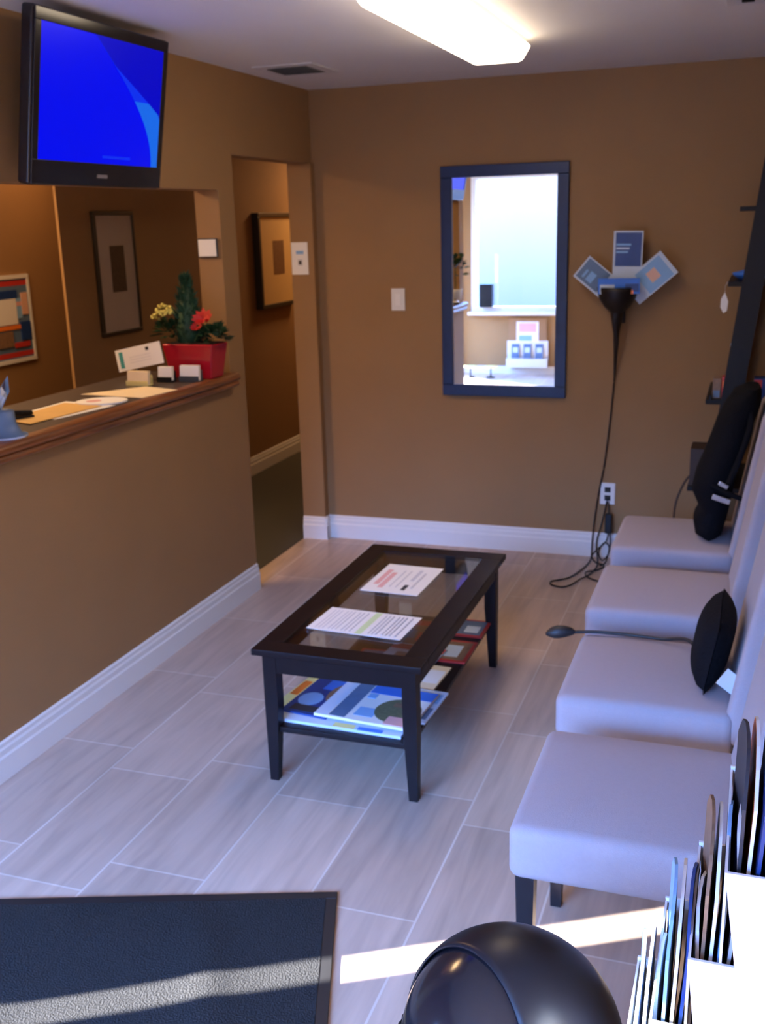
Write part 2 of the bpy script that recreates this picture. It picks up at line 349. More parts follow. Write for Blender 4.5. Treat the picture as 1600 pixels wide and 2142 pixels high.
# ================================================================== CEILING FIXTURES
t = thing('ceiling_light', 'long white wraparound ceiling light, switched on', 'ceiling light', (-1.02, 3.75, ZC))
W_, L_ = .135, .67
B().box(-W_ + .02, W_ - .02, -L_ + .01, L_ - .01, -.022, 0, 'white').build('housing', t)
lo = [(-W_ * .72, -L_ * .985, -.085), (W_ * .72, -L_ * .985, -.085), (W_ * .72, L_ * .985, -.085), (-W_ * .72, L_ * .985, -.085)]
hi = [(-W_, -L_, -.022), (W_, -L_, -.022), (W_, L_, -.022), (-W_, L_, -.022)]
B().hexa(lo, hi, 'diff').build('diffuser', t, bevel=.018, seg=3)
def vent(label, x, y, wx, wy, dark='vgrey'):
    t = thing('ceiling_vent', label, 'vent', (x, y, ZC))
    B().box(-wx, wx, -wy, wy, -.006, 0, 'vent').build('plate', t, bevel=.002)
    b = B(); n = 7
    b.box(-wx + .05, wx - .05, -wy + .05, wy - .05, -.0075, -.0062, dark)
    for i in range(n):
        y0 = -wy + .055 + i * (2 * wy - .12) / n
        b.hexa([(-wx + .05, y0, -.013), (wx - .05, y0, -.013), (wx - .05, y0 + .004, -.013), (-wx + .05, y0 + .004, -.013)],
               [(-wx + .05, y0 + .012, -.007), (wx - .05, y0 + .012, -.007), (wx - .05, y0 + .016, -.007), (-wx + .05, y0 + .016, -.007)], dark)
    b.build('louvre', t)
vent('white square ceiling vent near the far left corner', -2.02, 4.71, .145, .165)
vent('dark ceiling vent cut off by the top right edge of the picture', -.08, 3.86, .07, .20, 'hole')

# ================================================================== TELEVISION
t = thing('television', 'wall-hung flat television with a bright blue screen above the counter', 'television', (-2.085, 3.232, 2.175), rot=(0, 0, PI / 2))
# local: x along world +Y, faces local -Y -> world +X
tilt = .17; RT = (tilt, 0, 0)
b = B(); HW, HT, HB = .385, .238, -.275
b.box(-HW, HW, 0.0, .045, HB, HT, 'gloss'); b.box(-HW + .06, HW - .06, .045, .085, HB + .06, HT - .05, 'black')
b.build('cabinet', t, bevel=.010, seg=3, rot=RT)
SW, SH = .351, .1975
bz = B(); bz.box(-HW + .004, HW - .004, -.006, 0, SH, HT - .004, 'gloss').box(-HW + .004, HW - .004, -.006, 0, HB + .004, -SH, 'gloss')
bz.box(-HW + .004, -SW, -.006, 0, -SH, SH, 'gloss').box(SW, HW - .004, -.006, 0, -SH, SH, 'gloss')
bz.build('bezel', t, rot=RT, bevel=.002)
s_ = B(); s_.box(-SW, SW, -.003, -.0005, -SH, SH, 'screen')
def arc(t0): return [(-SW * (1 - t0), 0)]
ctr = []
N = 24
up = []; dn = []
for i in range(N + 1):
    q = i / N
    x = -.07 + .38 * math.sin(q * PI / 2); z = SH - 2 * SH * q
    up.append((x, z))
for i in range(N):
    q0, q1 = i / N, (i + 1) / N
    w0, w1 = max(.0, .125 * (q0 - .22) / .33), max(.0, .125 * (q1 - .22) / .33)
    (xa, za), (xb, zb) = up[i], up[i + 1]
    xa2, xb2 = min(SW, xa + w0 + .002), min(SW, xb + w1 + .002)
    s_.add([(xa, -.0042, za), (xb, -.0042, zb), (xb2, -.0042, zb), (xa2, -.0042, za)], [(0, 1, 2, 3)], 'swoosh' if q0 > .42 else 'swoosh2')
    if xa2 < SW: s_.add([(xa2, -.0040, za), (xb2, -.0040, zb), (SW, -.0040, zb), (SW, -.0040, za)], [(0, 1, 2, 3)], 'night')
s_.box(.0, .17, -.0043, -.0041, -SH + .018, -SH + .026, 'swoosh2')
s_.build('screen', t, rot=RT)
B().box(-.10, .10, .10, .185, -.10, .10, 'black').box(-.04, .04, .05, .12, -.05, .05, 'black').build('wall_bracket', t)
B().box(-.03, .03, -.0075, -.0055, HB + .03, HB + .042, 'silver').build('badge', t, rot=RT)

# ================================================================== WALL THINGS
t = thing('wall_mirror', 'tall rectangular mirror with wide dark frame on the back wall', 'mirror', (-1.2285, YB, 1.441))
wo, ho, fw = .330, .587, .058
b = B()
for (x0, x1, z0, z1) in ((-wo, wo, ho - fw, ho), (-wo, wo, -ho, -ho + fw), (-wo, -wo + fw, -ho + fw, ho - fw), (wo - fw, wo, -ho + fw, ho - fw)):
    b.box(x0, x1, -.028, 0, z0, z1, 'frame')
b.build('frame', t, bevel=.004)
B().box(-wo + fw, wo - fw, -.012, -.008, -ho + fw, ho - fw, 'mirror').build('mirror_glass', t)
t = thing('light_switch', 'white rocker light switch plate left of the mirror', 'light switch', (-1.807, YB, 1.36))
B().box(-.038, .038, -.006, 0, -.058, .058, 'white').build('plate', t, bevel=.002)
B().box(-.016, .016, -.010, -.006, -.032, .032, 'paper').build('rocker', t, bevel=.002)
t = thing('power_outlet', 'white double power outlet low on the back wall', 'outlet', (-.669, YB, .35))
B().box(-.038, .038, -.006, 0, -.058, .058, 'white').build('plate', t, bevel=.002)
for z in (-.022, .022): B().box(-.016, .016, -.009, -.006, z - .014, z + .014, 'hole').build('socket', t, bevel=.003)

def picture(name, label, cat, x, y0, y1, z0, z1, fr, mt, art, depth, fw, a):
    t = thing(name, label, cat, (x, (y0 + y1) / 2, (z0 + z1) / 2)); h, v = (y1 - y0) / 2, (z1 - z0) / 2
    b = B()
    for (p0, p1, q0, q1) in ((-h, h, v - fw, v), (-h, h, -v, -v + fw), (-h, -h + fw, -v + fw, v - fw), (h - fw, h, -v + fw, v - fw)): b.box(0, depth, p0, p1, q0, q1, fr)
    b.build('frame', t, bevel=.003)
    B().box(0, depth * .7, -h + fw, h - fw, -v + fw, v - fw, mt).build('mat_board', t)
    B().box(depth * .7, depth * .7 + .002, a[0] * h, a[1] * h, a[2] * v, a[3] * v, art).build('print', t)
    return t
picture('framed_picture', 'dark framed picture with grey-beige mat seen through the reception opening', 'picture', -3.40, 5.03, 5.43, 1.19, 1.862, 'pframe', 'beige', 'sepia', .022, .022, (-.32, .38, -.30, .45))
picture('framed_picture', 'deep framed picture with golden mat in the hallway beyond the doorway', 'picture', -3.40, 7.0, 7.63, 1.175, 1.85, 'pframe', 'gold', 'sepia2', .055, .03, (-.20, .40, -.30, .42))
# poster on the far orange wall
t = thing('poster', 'colourful poster with red bands in a white frame behind the reception desk', 'poster', (-4.20, 5.27, 1.262))
b = B()
for (p0, p1, q0, q1) in ((-.22, .22, .235, .258), (-.22, .22, -.258, -.235), (-.22, -.20, -.235, .235), (.20, .22, -.235, .235)): b.box(0, .012, p0, p1, q0, q1, 'white')
b.build('frame', t)
b = B().box(0, .006, -.20, .20, -.235, .235, 'steel')
def art(b, r, mt, k=1): b.box(.006, .006 + .0006 * k, r[0], r[1], r[2], r[3], mt)
for k, (r, mt) in enumerate([((-.2, .2, .195, .225), 'red'), ((-.2, .2, -.225, -.195), 'red'), ((-.2, .10, .05, .17), 'navy'), ((.05, .13, .0, .12), 'sky'), ((.02, .16, .075, .10), 'pink'),
                             ((-.15, .08, -.03, .12), 'paper'), ((.13, .19, .02, .15), 'skin'), ((-.2, .12, -.06, -.035), 'orange'), ((.03, .17, -.17, -.14), 'red'), ((-.12, .02, -.16, -.07), 'brown'), ((.1, .19, -.13, -.02), 'navy')]): art(b, r, mt, k + 1)
b.build('print', t)
t = thing('framed_notice', 'small framed white notice on the jamb of the reception opening', 'notice', (-2.345, 4.37, 1.672))
B().box(-.049, .049, -.010, 0, -.042, .042, 'dink').build('frame', t, bevel=.002)
B().box(-.044, .044, -.0115, -.010, -.037, .037, 'paper').build('notice_sheet', t)
b = B().box(-.048, .048, -.003, 0, -.085, .085, 'paper')
b.box(-.02, .024, -.0034, -.003, .022, .040, 'sky').box(-.012, .016, -.0034, -.003, -.038, -.004, 'ink').box(-.006, .010, -.0038, -.0034, -.032, -.012, 'dink')
o = b.build('wall_notice', loc=(-2.345, 5.399, 1.585)); tag(o, 'white paper notice with blue and black marks beside the doorway', 'notice')

# ------------------------------------------------------------------ sconce with brochures, cords
t = thing('wall_lamp', 'black iron bowl-shaped wall lamp with tapering stem', 'wall lamp', (-.638, YB, 1.30))
prof = [(.012, -.02), (.030, .0), (.062, .03), (.088, .07), (.098, .105), (.100, .125), (.092, .125), (.080, .08), (.045, .03)]
B().lathe(prof, 'bronze', (0, -.105, .0)).build('bowl', t); lamp = t
b = B(); b.tube([(0, -.105, .02), (.0, -.10, -.06), (-.002, -.085, -.14), (-.005, -.06, -.22), (-.010, -.03, -.30), (-.012, -.02, -.33)], [.034, .022, .014, .010, .007, .005], 'bronze', 12)
b.build('stem', t)
b = B().box(-.03, .03, -.012, 0, -.06, .08, 'bronze').box(-.012, .012, -.10, -.01, -.01, .01, 'bronze'); b.build('wall_bracket', t, bevel=.003)
bz_ = YB
def brochure(label, pts, cx, cz, rot, w_, h_, cover, dots, y):
    b = B().box(-w_ / 2, w_ / 2, -.002, .002, 0, h_, 'pale')
    b.box(-w_ / 2 + .010, w_ / 2 - .006, -.0026, -.002, h_ * .30, h_ - .008, cover)
    for k, (r, mt) in enumerate(dots): b.box(r[0] * w_, r[1] * w_, -.0030 - .0003 * k, -.0026, r[2] * h_, r[3] * h_, mt)
    o = b.build('brochure', loc=(cx, y, cz), rot=(.06, rot, 0)); tag(o, label, 'brochure', 'brochures standing in the black wall lamp'); return o
brochure('dark blue brochure leaning left in the black wall lamp', None, -.665, 1.40, -.88, .125, .20, 'steel', [((-.3, .1, .55, .72), 'sky'), ((-.3, .05, .78, .84), 'sky')], YB - .085)
brochure('dark navy brochure standing upright in the middle of the wall lamp', None, -.60, 1.40, .02, .14, .29, 'navy', [((-.40, -.0, .64, .67), 'sky'), ((-.40, .05, .70, .73), 'pale'), ((-.4, .1, .76, .79), 'sky'), ((-.46, .48, .0, .42), 'pale')], YB - .075)
brochure('light blue brochure leaning right in the black wall lamp', None, -.575, 1.39, .86, .135, .235, 'sky', [((-.2, .2, .48, .70), 'skin'), ((-.45, .45, .92, .96), 'pale')], YB - .095)
b = B().box(-.11, .09, -.003, .003, 0, .075, 'blue'); b.box(-.10, -.03, -.0036, -.003, 0, .045, 'pale').box(.02, .085, -.0036, -.003, .01, .05, 'navy').box(-.02, .06, -.0040, -.0036, .0, .018, 'orange')
o = b.build('brochure', loc=(-.615, YB - .165, 1.395), rot=(.12, 0, 0)); tag(o, 'bright blue folded brochure lying lowest at the front of the wall lamp', 'brochure', 'brochures standing in the black wall lamp')

def smooth(pts, k=6):
    P = [Vector(p) for p in pts]; out = []
    for i in range(len(P) - 1):
        p0, p1, p2, p3 = P[max(i - 1, 0)], P[i], P[i + 1], P[min(i + 2, len(P) - 1)]
        for j in range(k):
            q = j / k; out.append(.5 * ((2 * p1) + (-p0 + p2) * q + (2 * p0 - 5 * p1 + 4 * p2 - p3) * q * q + (-p0 + 3 * p1 - 3 * p2 + p3) * q ** 3))
    out.append(P[-1]); return out
y_ = YB - .012
c1 = smooth([(-.650, y_ - .010, .975), (-.655, y_, .90), (-.667, y_, .74), (-.688, y_, .52), (-.705, y_, .41), (-.722, y_, .30), (-.735, y_ - .01, .17), (-.738, y_ - .03, .08), (-.735, y_ - .07, .02), (-.74, 5.30, .006), (-.765, 5.16, .006), (-.80, 5.05, .006), (-.845, 5.00, .006), (-.875, 4.97, .006), (-.865, 4.92, .007), (-.81, 4.90, .006), (-.77, 4.95, .006), (-.74, 5.02, .012), (-.71, 5.12, .006), (-.69, 5.25, .006), (-.70, 5.36, .02), (-.715, 5.42, .09), (-.69, 5.43, .20), (-.672, 5.435, .30), (-.669, 5.437, .328)])
B().tube([p - Vector(lamp.location) for p in c1], .0042, 'black', 6).build('power_cord', lamp)
t = thing('power_adapter', 'black power adapter hanging below the outlet with coiled leads', 'adapter', (-.655, YB - .04, .20))
B().box(-.018, .018, -.018, .018, -.055, .05, 'black').build('brick', t, bevel=.005)
B().tube(smooth([(-.0, .0, .05), (-.004, .015, .09), (-.010, .020, .11)]), .004, 'black', 6).build('plug_lead', t)
B().tube(smooth([(0, 0, -.055), (-.01, -.01, -.10), (-.05, -.03, -.14), (-.075, -.06, -.17), (-.05, -.09, -.193), (-.01, -.12, -.193), (0, -.16, -.193), (-.03, -.22, -.193), (-.075, -.26, -.193), (-.06, -.33, -.193), (-.01, -.38, -.193), (.03, -.40, -.193)]), .004, 'black', 6).build('output_lead', t)
B().tube(smooth([(.008, 0, -.05), (.014, -.01, -.10), (.008, -.03, -.16), (-.02, -.06, -.190), (-.045, -.02, -.16), (-.02, 0, -.11), (.01, -.02, -.13), (.0, -.08, -.192), (-.02, -.14, -.192)]), .004, 'black', 6).build('output_lead', t)

# ================================================================== COFFEE TABLE
TX, TY = -1.1575, 3.357
t = thing('coffee_table', 'dark espresso coffee table with glass top and lower shelf', 'coffee table', (TX, TY, 0))
hx, hy, bw = .2825, .580, .078
b = B(); z0, z1 = .450, .472
b.box(-hx, hx, -hy, -hy + bw, z0, z1, 'esp').box(-hx, hx, hy - bw, hy, z0, z1, 'esp').box(-hx, -hx + bw, -hy + bw, hy - bw, z0, z1, 'esp').box(hx - bw, hx, -hy + bw, hy - bw, z0, z1, 'esp')
b.build('table_frame', t, bevel=.003)
B().box(-hx + bw - .004, hx - bw + .004, -hy + bw - .004, hy - bw + .004, .464, .470, 'tglass').build('glass_top', t)
ax, ay = hx - .028, hy - .028
b = B().box(-ax, ax, -ay, -ay + .018, .385, .450, 'esp').box(-ax, ax, ay - .018, ay, .385, .450, 'esp').box(-ax, -ax + .018, -ay, ay, .385, .450, 'esp').box(ax - .018, ax, -ay, ay, .385, .450, 'esp')
b.build('apron', t)
for sx, sy in ((-1, -1), (1, -1), (1, 1), (-1, 1)):
    cx, cy = sx * (ax - .021), sy * (ay - .021); r1, r0 = .023, .0145; fx, fy = cx + sx * .006, cy + sy * .006
    b = B().hexa([(fx - r0, fy - r0, 0), (fx + r0, fy - r0, 0), (fx + r0, fy + r0, 0), (fx - r0, fy + r0, 0)], [(cx - r1, cy - r1, .26), (cx + r1, cy - r1, .26), (cx + r1, cy + r1, .26), (cx - r1, cy + r1, .26)], 'esp')
    b.box(cx - r1, cx + r1, cy - r1, cy + r1, .26, .450, 'esp'); b.build('leg', t)
B().box(-ax + .025, ax - .025, -ay + .012, ay - .012, .172, .190, 'esp').build('lower_shelf', t, bevel=.002)

def flat(name, label, cat, w_, h_, th, base, rects, loc, rz=0, group=None, edge=None):
    b = B().box(-w_ / 2, w_ / 2, -h_ / 2, h_ / 2, 0, th, base)
    for k, (r, mt) in enumerate(rects):
        if len(r) == 4: b.box(r[0] * w_ / 2, r[1] * w_ / 2, r[2] * h_ / 2, r[3] * h_ / 2, th, th + .0002 * (k + 1), mt)
        else:
            b.prism([(r[0] * w_ / 2 + r[2] * w_ / 2 * math.cos(a * PI / 12), r[1] * h_ / 2 + r[3] * h_ / 2 * math.sin(a * PI / 12)) for a in range(24)], th, th + .0002 * (k + 1), mt)
    o = b.build(name, loc=loc, rot=(0, 0, rz)); tag(o, label, cat, group); return o
lines = lambda x0, x1, ys, mt='ink': [((x0, x1, y, y + .045), mt) for y in ys]
# sheets on the glass: text runs across, page turned sideways
P1 = [((.02, .16, -.96, .96), 'lime')] + [((x, x + .022, -.85, .8), 'ink') for x in (-.86, -.78, -.70, -.58, -.5, -.42, -.3, -.22, -.12, .28, .36, .44, .56, .64, .72, .84)]
flat('paper_sheet', 'white printed sheet with a green highlighted band lying nearest on the glass table', 'paper', .335, .205, .0012, 'paper', P1, (-1.167, 3.085, .4702), -.06, 'papers on the coffee table')
P2 = [((-.80, -.62, -.5, .6), 'pink'), ((-.56, -.38, -.7, .4), 'pink')] + [((x, x + .05, -.6, .6), 'ink') for x in (-.2, .02)] + [((.30, .42, -.1, .7), 'ink'), ((.28, .42, -.75, -.4), 'dink'), ((.55, .62, -.6, .5), 'ink')]
flat('paper_sheet', 'white notice sheet with red text lying farthest on the glass table', 'paper', .222, .315, .0012, 'paper', P2, (-1.181, 3.542, .4702), -.03, 'papers on the coffee table')
# magazines on the lower shelf
g = 'magazines on the coffee table shelf'; zs = .1902
flat('magazine', 'pale blue magazine at the bottom of the near stack on the table shelf', 'magazine', .43, .30, .010, 'pale', [((-.1, .25, -1, -.8), 'yellow'), ((.3, .7, -1, -.85), 'blue')], (-1.178, 3.00, zs), -.03, g)
flat('magazine', 'blue magazine with orange and yellow title strip on the near shelf end', 'magazine', .21, .285, .007, 'navy', [((-1, -.62, -1, 1), 'yellow'), ((-.95, -.66, -.2, .6), 'orange'), ((-.1, -.25, .4, .35, 0), 'sky'), ((-.1, .75, .35, .9), 'blue'), ((.55, .25, .3, .5, 0), 'brown'), ((-.4, .6, -.9, -.6), 'dink')], (-1.327, 3.04, zs + .0105), -.12, g)
flat('magazine', 'white and blue magazine with oval green photo on the near shelf end', 'magazine', .335, .275, .009, 'paper', [((-1, -.72, -1, 1), 'pale'), ((-.70, -.36, -.95, .95), 'steel'), ((-.34, 1, .5, .98), 'blue'), ((-.25, .15, -.75, -.3), 'sky'), ((.52, -.22, .46, .62, 0), 'olive'), ((.35, .62, -.05, .18), 'brown'), ((-.30, -.12, .2, .45), 'sky'), ((.45, .98, -.95, -.55), 'pink')], (-1.105, 3.015, zs + .0182), -.08, g)
flat('magazine', 'pale magazine at right of the near stack, corner jutting past the shelf', 'magazine', .15, .24, .006, 'pale', [((-.8, .9, -.8, -.1), 'steel'), ((0, .9, .2, .8), 'sky')], (-.985, 3.06, zs + .0122), -.05, g)
flat('magazine', 'red-edged magazine with dark cover under the near paper sheet', 'magazine', .21, .27, .008, 'red', [((-.9, .9, -.8, .9), 'steel'), ((-.7, .2, -.5, .1), 'brown'), ((.3, .8, .2, .7), 'pale')], (-1.22, 3.36, zs), .04, g)
flat('magazine', 'white and red magazine on top of the middle stack on the table shelf', 'magazine', .21, .27, .007, 'pale', [((-1, 1, .6, .95), 'red'), ((-.8, .5, -.9, -.6), 'orange'), ((-.6, .8, -.4, .4), 'brown')], (-1.13, 3.42, zs + .0084), -.10, g)
flat('magazine', 'cream booklet by the near right table leg on the shelf', 'magazine', .075, .20, .006, 'cream', [((-.8, .8, -.5, .6), 'paper')], (-1.00, 3.31, zs), -.05, g)
flat('magazine', 'small dark booklet with red border at the shelf side, nearer of two', 'magazine', .135, .20, .007, 'red', [((-.82, .82, -.85, .85), 'brown'), ((-.5, .4, -.6, .5), 'pale')], (-.99, 3.56, zs), .0, g)
flat('magazine', 'small dark booklet with red border at the shelf side, farther of two', 'magazine', .125, .17, .007, 'red', [((-.82, .82, -.85, .85), 'steel'), ((-.3, .6, -.6, .2), 'pale')], (-.985, 3.80, zs), .0, g)
flat('magazine', 'dark red magazine under the far paper sheet on the table shelf', 'magazine', .20, .25, .007, 'brown', [((-.9, .9, .5, .9), 'red'), ((-.9, .2, -.6, .1), 'steel'), ((.3, .9, -.8, -.1), 'red')], (-1.20, 3.71, zs), .06, g)

# ================================================================== CHAIRS
def rblock(b, x0, x1, y0, y1, z0, z1, r, mt, crown=0.0, n=7, shear=0.0, zb=0.0, bow=0.0):
    """rounded upholstered block: grid on a superellipsoid-like box"""
    import itertools
    cx, cy, cz = (x0 + x1) / 2, (y0 + y1) / 2, (z0 + z1) / 2; hx_, hy_, hz_ = (x1 - x0) / 2, (y1 - y0) / 2, (z1 - z0) / 2
    N = 12; idx = {}; vs = []; fs = []
    def samp(h):
        out = [-h + r * (1 - math.cos(a)) for a in (0, .4, .8, 1.2, PI / 2)]
        mid = [(-h + r) + (2 * h - 2 * r) * k / 5 for k in range(1, 5)]
        return out + mid + [-v for v in out[::-1]]
    sxs, sys_, szs = samp(hx_), samp(hy_), samp(hz_)
    def fix(p):
        c = [max(-h + r, min(h - r, v)) for v, h in zip(p, (hx_, hy_, hz_))]; dv = Vector(p) - Vector(c)
        if dv.length > 1e-9: q = Vector(c) + dv.normalized() * r
        else: q = Vector(p)
        u, v_ = q[0] / hx_, q[1] / hy_
        z = q[2] + (crown * (1 - u * u) * (1 - v_ * v_) if q[2] > 0 else 0)
        Z = z + cz; return (q[0] + cx + shear * (Z - zb) + bow * (1 - v_ * v_), q[1] + cy, Z)
    def vid(i, j, k):
        if (i, j, k) not in idx: idx[(i, j, k)] = len(vs); vs.append(fix((sxs[i], sys_[j], szs[k])))
        return idx[(i, j, k)]
    A, Bn, Cn = len(sxs) - 1, len(sys_) - 1, len(szs) - 1
    for i in range(A):
        for j in range(Bn): fs.append((vid(i, j, 0), vid(i, j + 1, 0), vid(i + 1, j + 1, 0), vid(i + 1, j, 0))); fs.append((vid(i, j, Cn), vid(i + 1, j, Cn), vid(i + 1, j + 1, Cn), vid(i, j + 1, Cn)))
    for i in range(A):
        for k in range(Cn): fs.append((vid(i, 0, k), vid(i + 1, 0, k), vid(i + 1, 0, k + 1), vid(i, 0, k + 1))); fs.append((vid(i, Bn, k), vid(i, Bn, k + 1), vid(i + 1, Bn, k + 1), vid(i + 1, Bn, k)))
    for j in range(Bn):
        for k in range(Cn): fs.append((vid(0, j, k), vid(0, j, k + 1), vid(0, j + 1, k + 1), vid(0, j + 1, k))); fs.append((vid(A, j, k), vid(A, j + 1, k), vid(A, j + 1, k + 1), vid(A, j, k + 1)))
    return b.add(vs, fs, mt, True)
def chair():
    t = thing('upholstered_chair', 'x', 'chair', (0, 0, 0), group='row of upholstered chairs along the right wall')
    rblock(B(), -.44, .03, -.245, .245, .365, .495, .026, 'fabric', crown=.012).build('seat', t)
    rblock(B(), -.0, .075, -.235, .235, .40, 1.04, .022, 'fabric', shear=.17, zb=.45, bow=.012).build('backrest', t)
    for sx, x_ in ((-1, -.405), (1, .02)):
        for sy in (-1, 1):
            y_ = sy * .205; r1, r0 = .021, .014; dx = 0 if sx < 0 else .05
            B().hexa([(x_ - r0 + dx, y_ - r0, 0), (x_ + r0 + dx, y_ - r0, 0), (x_ + r0 + dx, y_ + r0, 0), (x_ - r0 + dx, y_ + r0, 0)],
                     [(x_ - r1, y_ - r1, .372), (x_ + r1, y_ - r1, .372), (x_ + r1, y_ + r1, .372), (x_ - r1, y_ + r1, .372)], 'chairleg').build('leg', t)
    return t
CH = [(.005, 2.222, 0, 'pale grey upholstered chair nearest the camera, beside the black bin'), (-.012, 2.895, 0, 'pale grey upholstered chair with the black lumbar cushion on its seat'),
      (-.037, 3.60, 0, 'pale grey empty upholstered chair, third from the camera in the row'), (-.045, 4.31, 0, 'pale grey upholstered chair farthest in the row, under the black bag')]
ch0 = chair()
for i, (x, y, rz, lab) in enumerate(CH):
    c = ch0 if i == 0 else copy_tree(ch0)
    c.location = (x, y, 0); c.rotation_euler = (0, 0, rz); c['label'] = lab

# lumbar cushion with hose and pump bulb on the second chair
t = thing('lumbar_cushion', 'black inflatable lumbar cushion with pump bulb standing on a grey chair', 'cushion', (-.045, 2.90, .505))
b = B(); vs = []; fs = []; n = 14; m = 12
for s in (-1, 1):
    for i in range(m + 1):
        for j in range(n + 1):
            u = -1 + 2 * i / m; v = -1 + 2 * j / n
            th = .052 * math.sqrt(max(0, 1 - u ** 2)) * math.sqrt(max(0, 1 - v ** 4)) + .001
            vs.append((s * th + .17 * (.1 + v * .1) - .022, u * .16, .1 + v * .1 + .006 * (1 - u * u)))
nn = (m + 1) * (n + 1)
for s in (0, 1):
    for i in range(m):
        for j in range(n):
            a = s * nn + i * (n + 1) + j; q = (a, a + n + 1, a + n + 2, a + 1); fs.append(q if s else q[::-1])
b.add(vs, fs, 'cloth', True).build('pad', t)
b = B(); b.box(-.03, .03, -.001, .001, -.025, .025, 'paper'); b.build('care_tag', t, loc=(.045, -.175, .055), rot=(0, .7, .5))
h = smooth([(-.03, .05, .02), (-.08, .15, .03), (-.16, .20, .006), (-.26, .215, .003), (-.36, .212, .003), (-.43, .20, .000)])
B().tube(h, .0055, 'rubber', 8).build('hose', t)
b = B().tube([(-.425, .20, .0), (-.435, .198, .002), (-.455, .194, .002), (-.475, .190, 0), (-.492, .186, -.003), (-.505, .183, -.006), (-.512, .181, -.008)], [.007, .013, .019, .021, .018, .010, .004], 'rubber', 14); b.build('pump_bulb', t)

# black bag on the farthest chair
t = thing('shoulder_bag', 'black bag with silver buckles hanging over the farthest grey chair', 'bag', (-.06, 4.30, .50))
secs = [(-.040, -.140, -.080, .10), (-.02, -.165, -.062, .13), (.04, -.176, -.048, .145), (.085, -.155, -.040, .14), (.11, -.160, -.036, .16), (.17, -.188, -.028, .165), (.24, -.175, -.015, .165), (.31, -.150, .0, .16), (.38, -.128, .015, .15), (.46, -.105, .04, .15), (.52, -.080, .055, .15), (.565, -.05, .055, .14), (.585, -.01, .045, .11)]
b = B(); vs = []; fs = []; n = 20
for z, xa, xb, hy_ in secs:
    cx, hx_ = (xa + xb) / 2 + .055, (xb - xa) / 2
    for k in range(n):
        a = 2 * PI * k / n; ca, sa = math.cos(a), math.sin(a)
        vs.append((cx + hx_ * math.copysign(abs(ca) ** .8, ca), hy_ * math.copysign(abs(sa) ** .7, sa), z * .97 + .045 + .006 * math.sin(5 * a) * math.sin(9 * z + 1)))
for j in range(len(secs) - 1):
    for k in range(n): fs.append((j * n + k, j * n + (k + 1) % n, (j + 1) * n + (k + 1) % n, (j + 1) * n + k))
b.add(vs, fs, 'cloth', True).add(vs, [tuple(range(n))[::-1], tuple(range((len(secs) - 1) * n, len(secs) * n))], 'cloth').build('body', t)
B().box(-.035, .035, -.006, .006, -.011, .011, 'silver').build('buckle', t, loc=(-.015, -.170, .195), rot=(0, .3, 0), bevel=.003)
B().box(-.020, .020, -.006, .006, -.009, .009, 'silver').build('buckle', t, loc=(-.010, -.165, .250), rot=(0, .5, 0), bevel=.003)
B().tube([(-.055, -.165, .245), (.0, -.172, .222), (.07, -.160, .195)], .010, 'cloth', 8).build('strap', t)
B().tube(smooth([(.05, -.10, .60), (.075, -.14, .5), (.05, -.165, .38), (.01, -.172, .26)]), .012, 'cloth', 8).build('strap', t)

# ================================================================== LADDER SHELF
LXz = lambda z: -.226 + .1165 * z
t = thing('ladder_shelf', 'black leaning ladder bookcase in the far right corner', 'bookcase', (0, 5.1, 0))
for y in (-.30, .27):
    z1 = 2.12; B().hexa([(LXz(0), y, 0), (LXz(0) + .088, y, 0), (LXz(0) + .088, y + .03, 0), (LXz(0), y + .03, 0)], [(LXz(z1), y, z1), (LXz(z1) + .088, y, z1), (LXz(z1) + .088, y + .03, z1), (LXz(z1), y + .03, z1)], 'black').build('side_rail', t)
SHV = [(1.785, -.082), (1.475, -.112), (.965, -.178), (.565, -.238)]
for z, x in SHV: B().box(x, XR - .005, -.27, .27, z - .02, z, 'black').build('shelf', t, bevel=.002)
B().box(-.165, -.155, -.27, .27, .965, .985, 'black').build('shelf_lip', t)
for y in (-.27, .20): B().box(LXz(2.05) + .02, XR - .002, y, y + .07, 2.03, 2.06, 'black').build('wall_cleat', t)
b = B(); b.lathe([(.0, 0), (.055, .0), (.085, .02), (.09, .03), (.0, .05)], 'blue', (0, 0, 0), 20, sx=.9)
tag(b.build('blue_dish', loc=(-.02, 4.99, 1.475)), 'bright blue dish on the upper shelf of the black ladder bookcase', 'dish')
t = thing('hanging_tag', 'small white paper tag hanging from the bookcase shelf', 'tag', (-.124, 4.90, 1.462))
vs = [(-.0, 0, -.035), (.016, 0, -.075), (.012, 0, -.115), (-.002, 0, -.125), (-.016, 0, -.10), (-.015, 0, -.065)]
b = B(); b.add(vs + [(x, y + .002, z) for x, y, z in vs], [tuple(range(6)), tuple(range(6, 12))[::-1]] + [(i, i + 6, (i + 1) % 6 + 6, (i + 1) % 6) for i in range(6)], 'paper'); b.build('label_card', t)
B().tube([(.010, 0, .010), (0, 0, -.01), (0, 0, -.04)], .0012, 'paper', 5).build('string', t)
def bx(name, label, cat, x0, x1, y0, y1, z0, z1, mt, group=None, rects=()):
    b = B().box(-(x1 - x0) / 2, (x1 - x0) / 2, -(y1 - y0) / 2, (y1 - y0) / 2, 0, z1 - z0, mt)
    for (a0, a1, c0, c1, m2) in rects:
        w2, h2 = (x1 - x0), (z1 - z0); b.box(-w2 / 2 + a0 * w2, -w2 / 2 + a1 * w2, -(y1 - y0) / 2 - .0006, -(y1 - y0) / 2, c0 * h2, c1 * h2, m2)
    o = b.build(name, loc=((x0 + x1) / 2, (y0 + y1) / 2, z0), bevel=.0015); return tag(o, label, cat, group)
g = 'small boxes on the middle shelf of the bookcase'
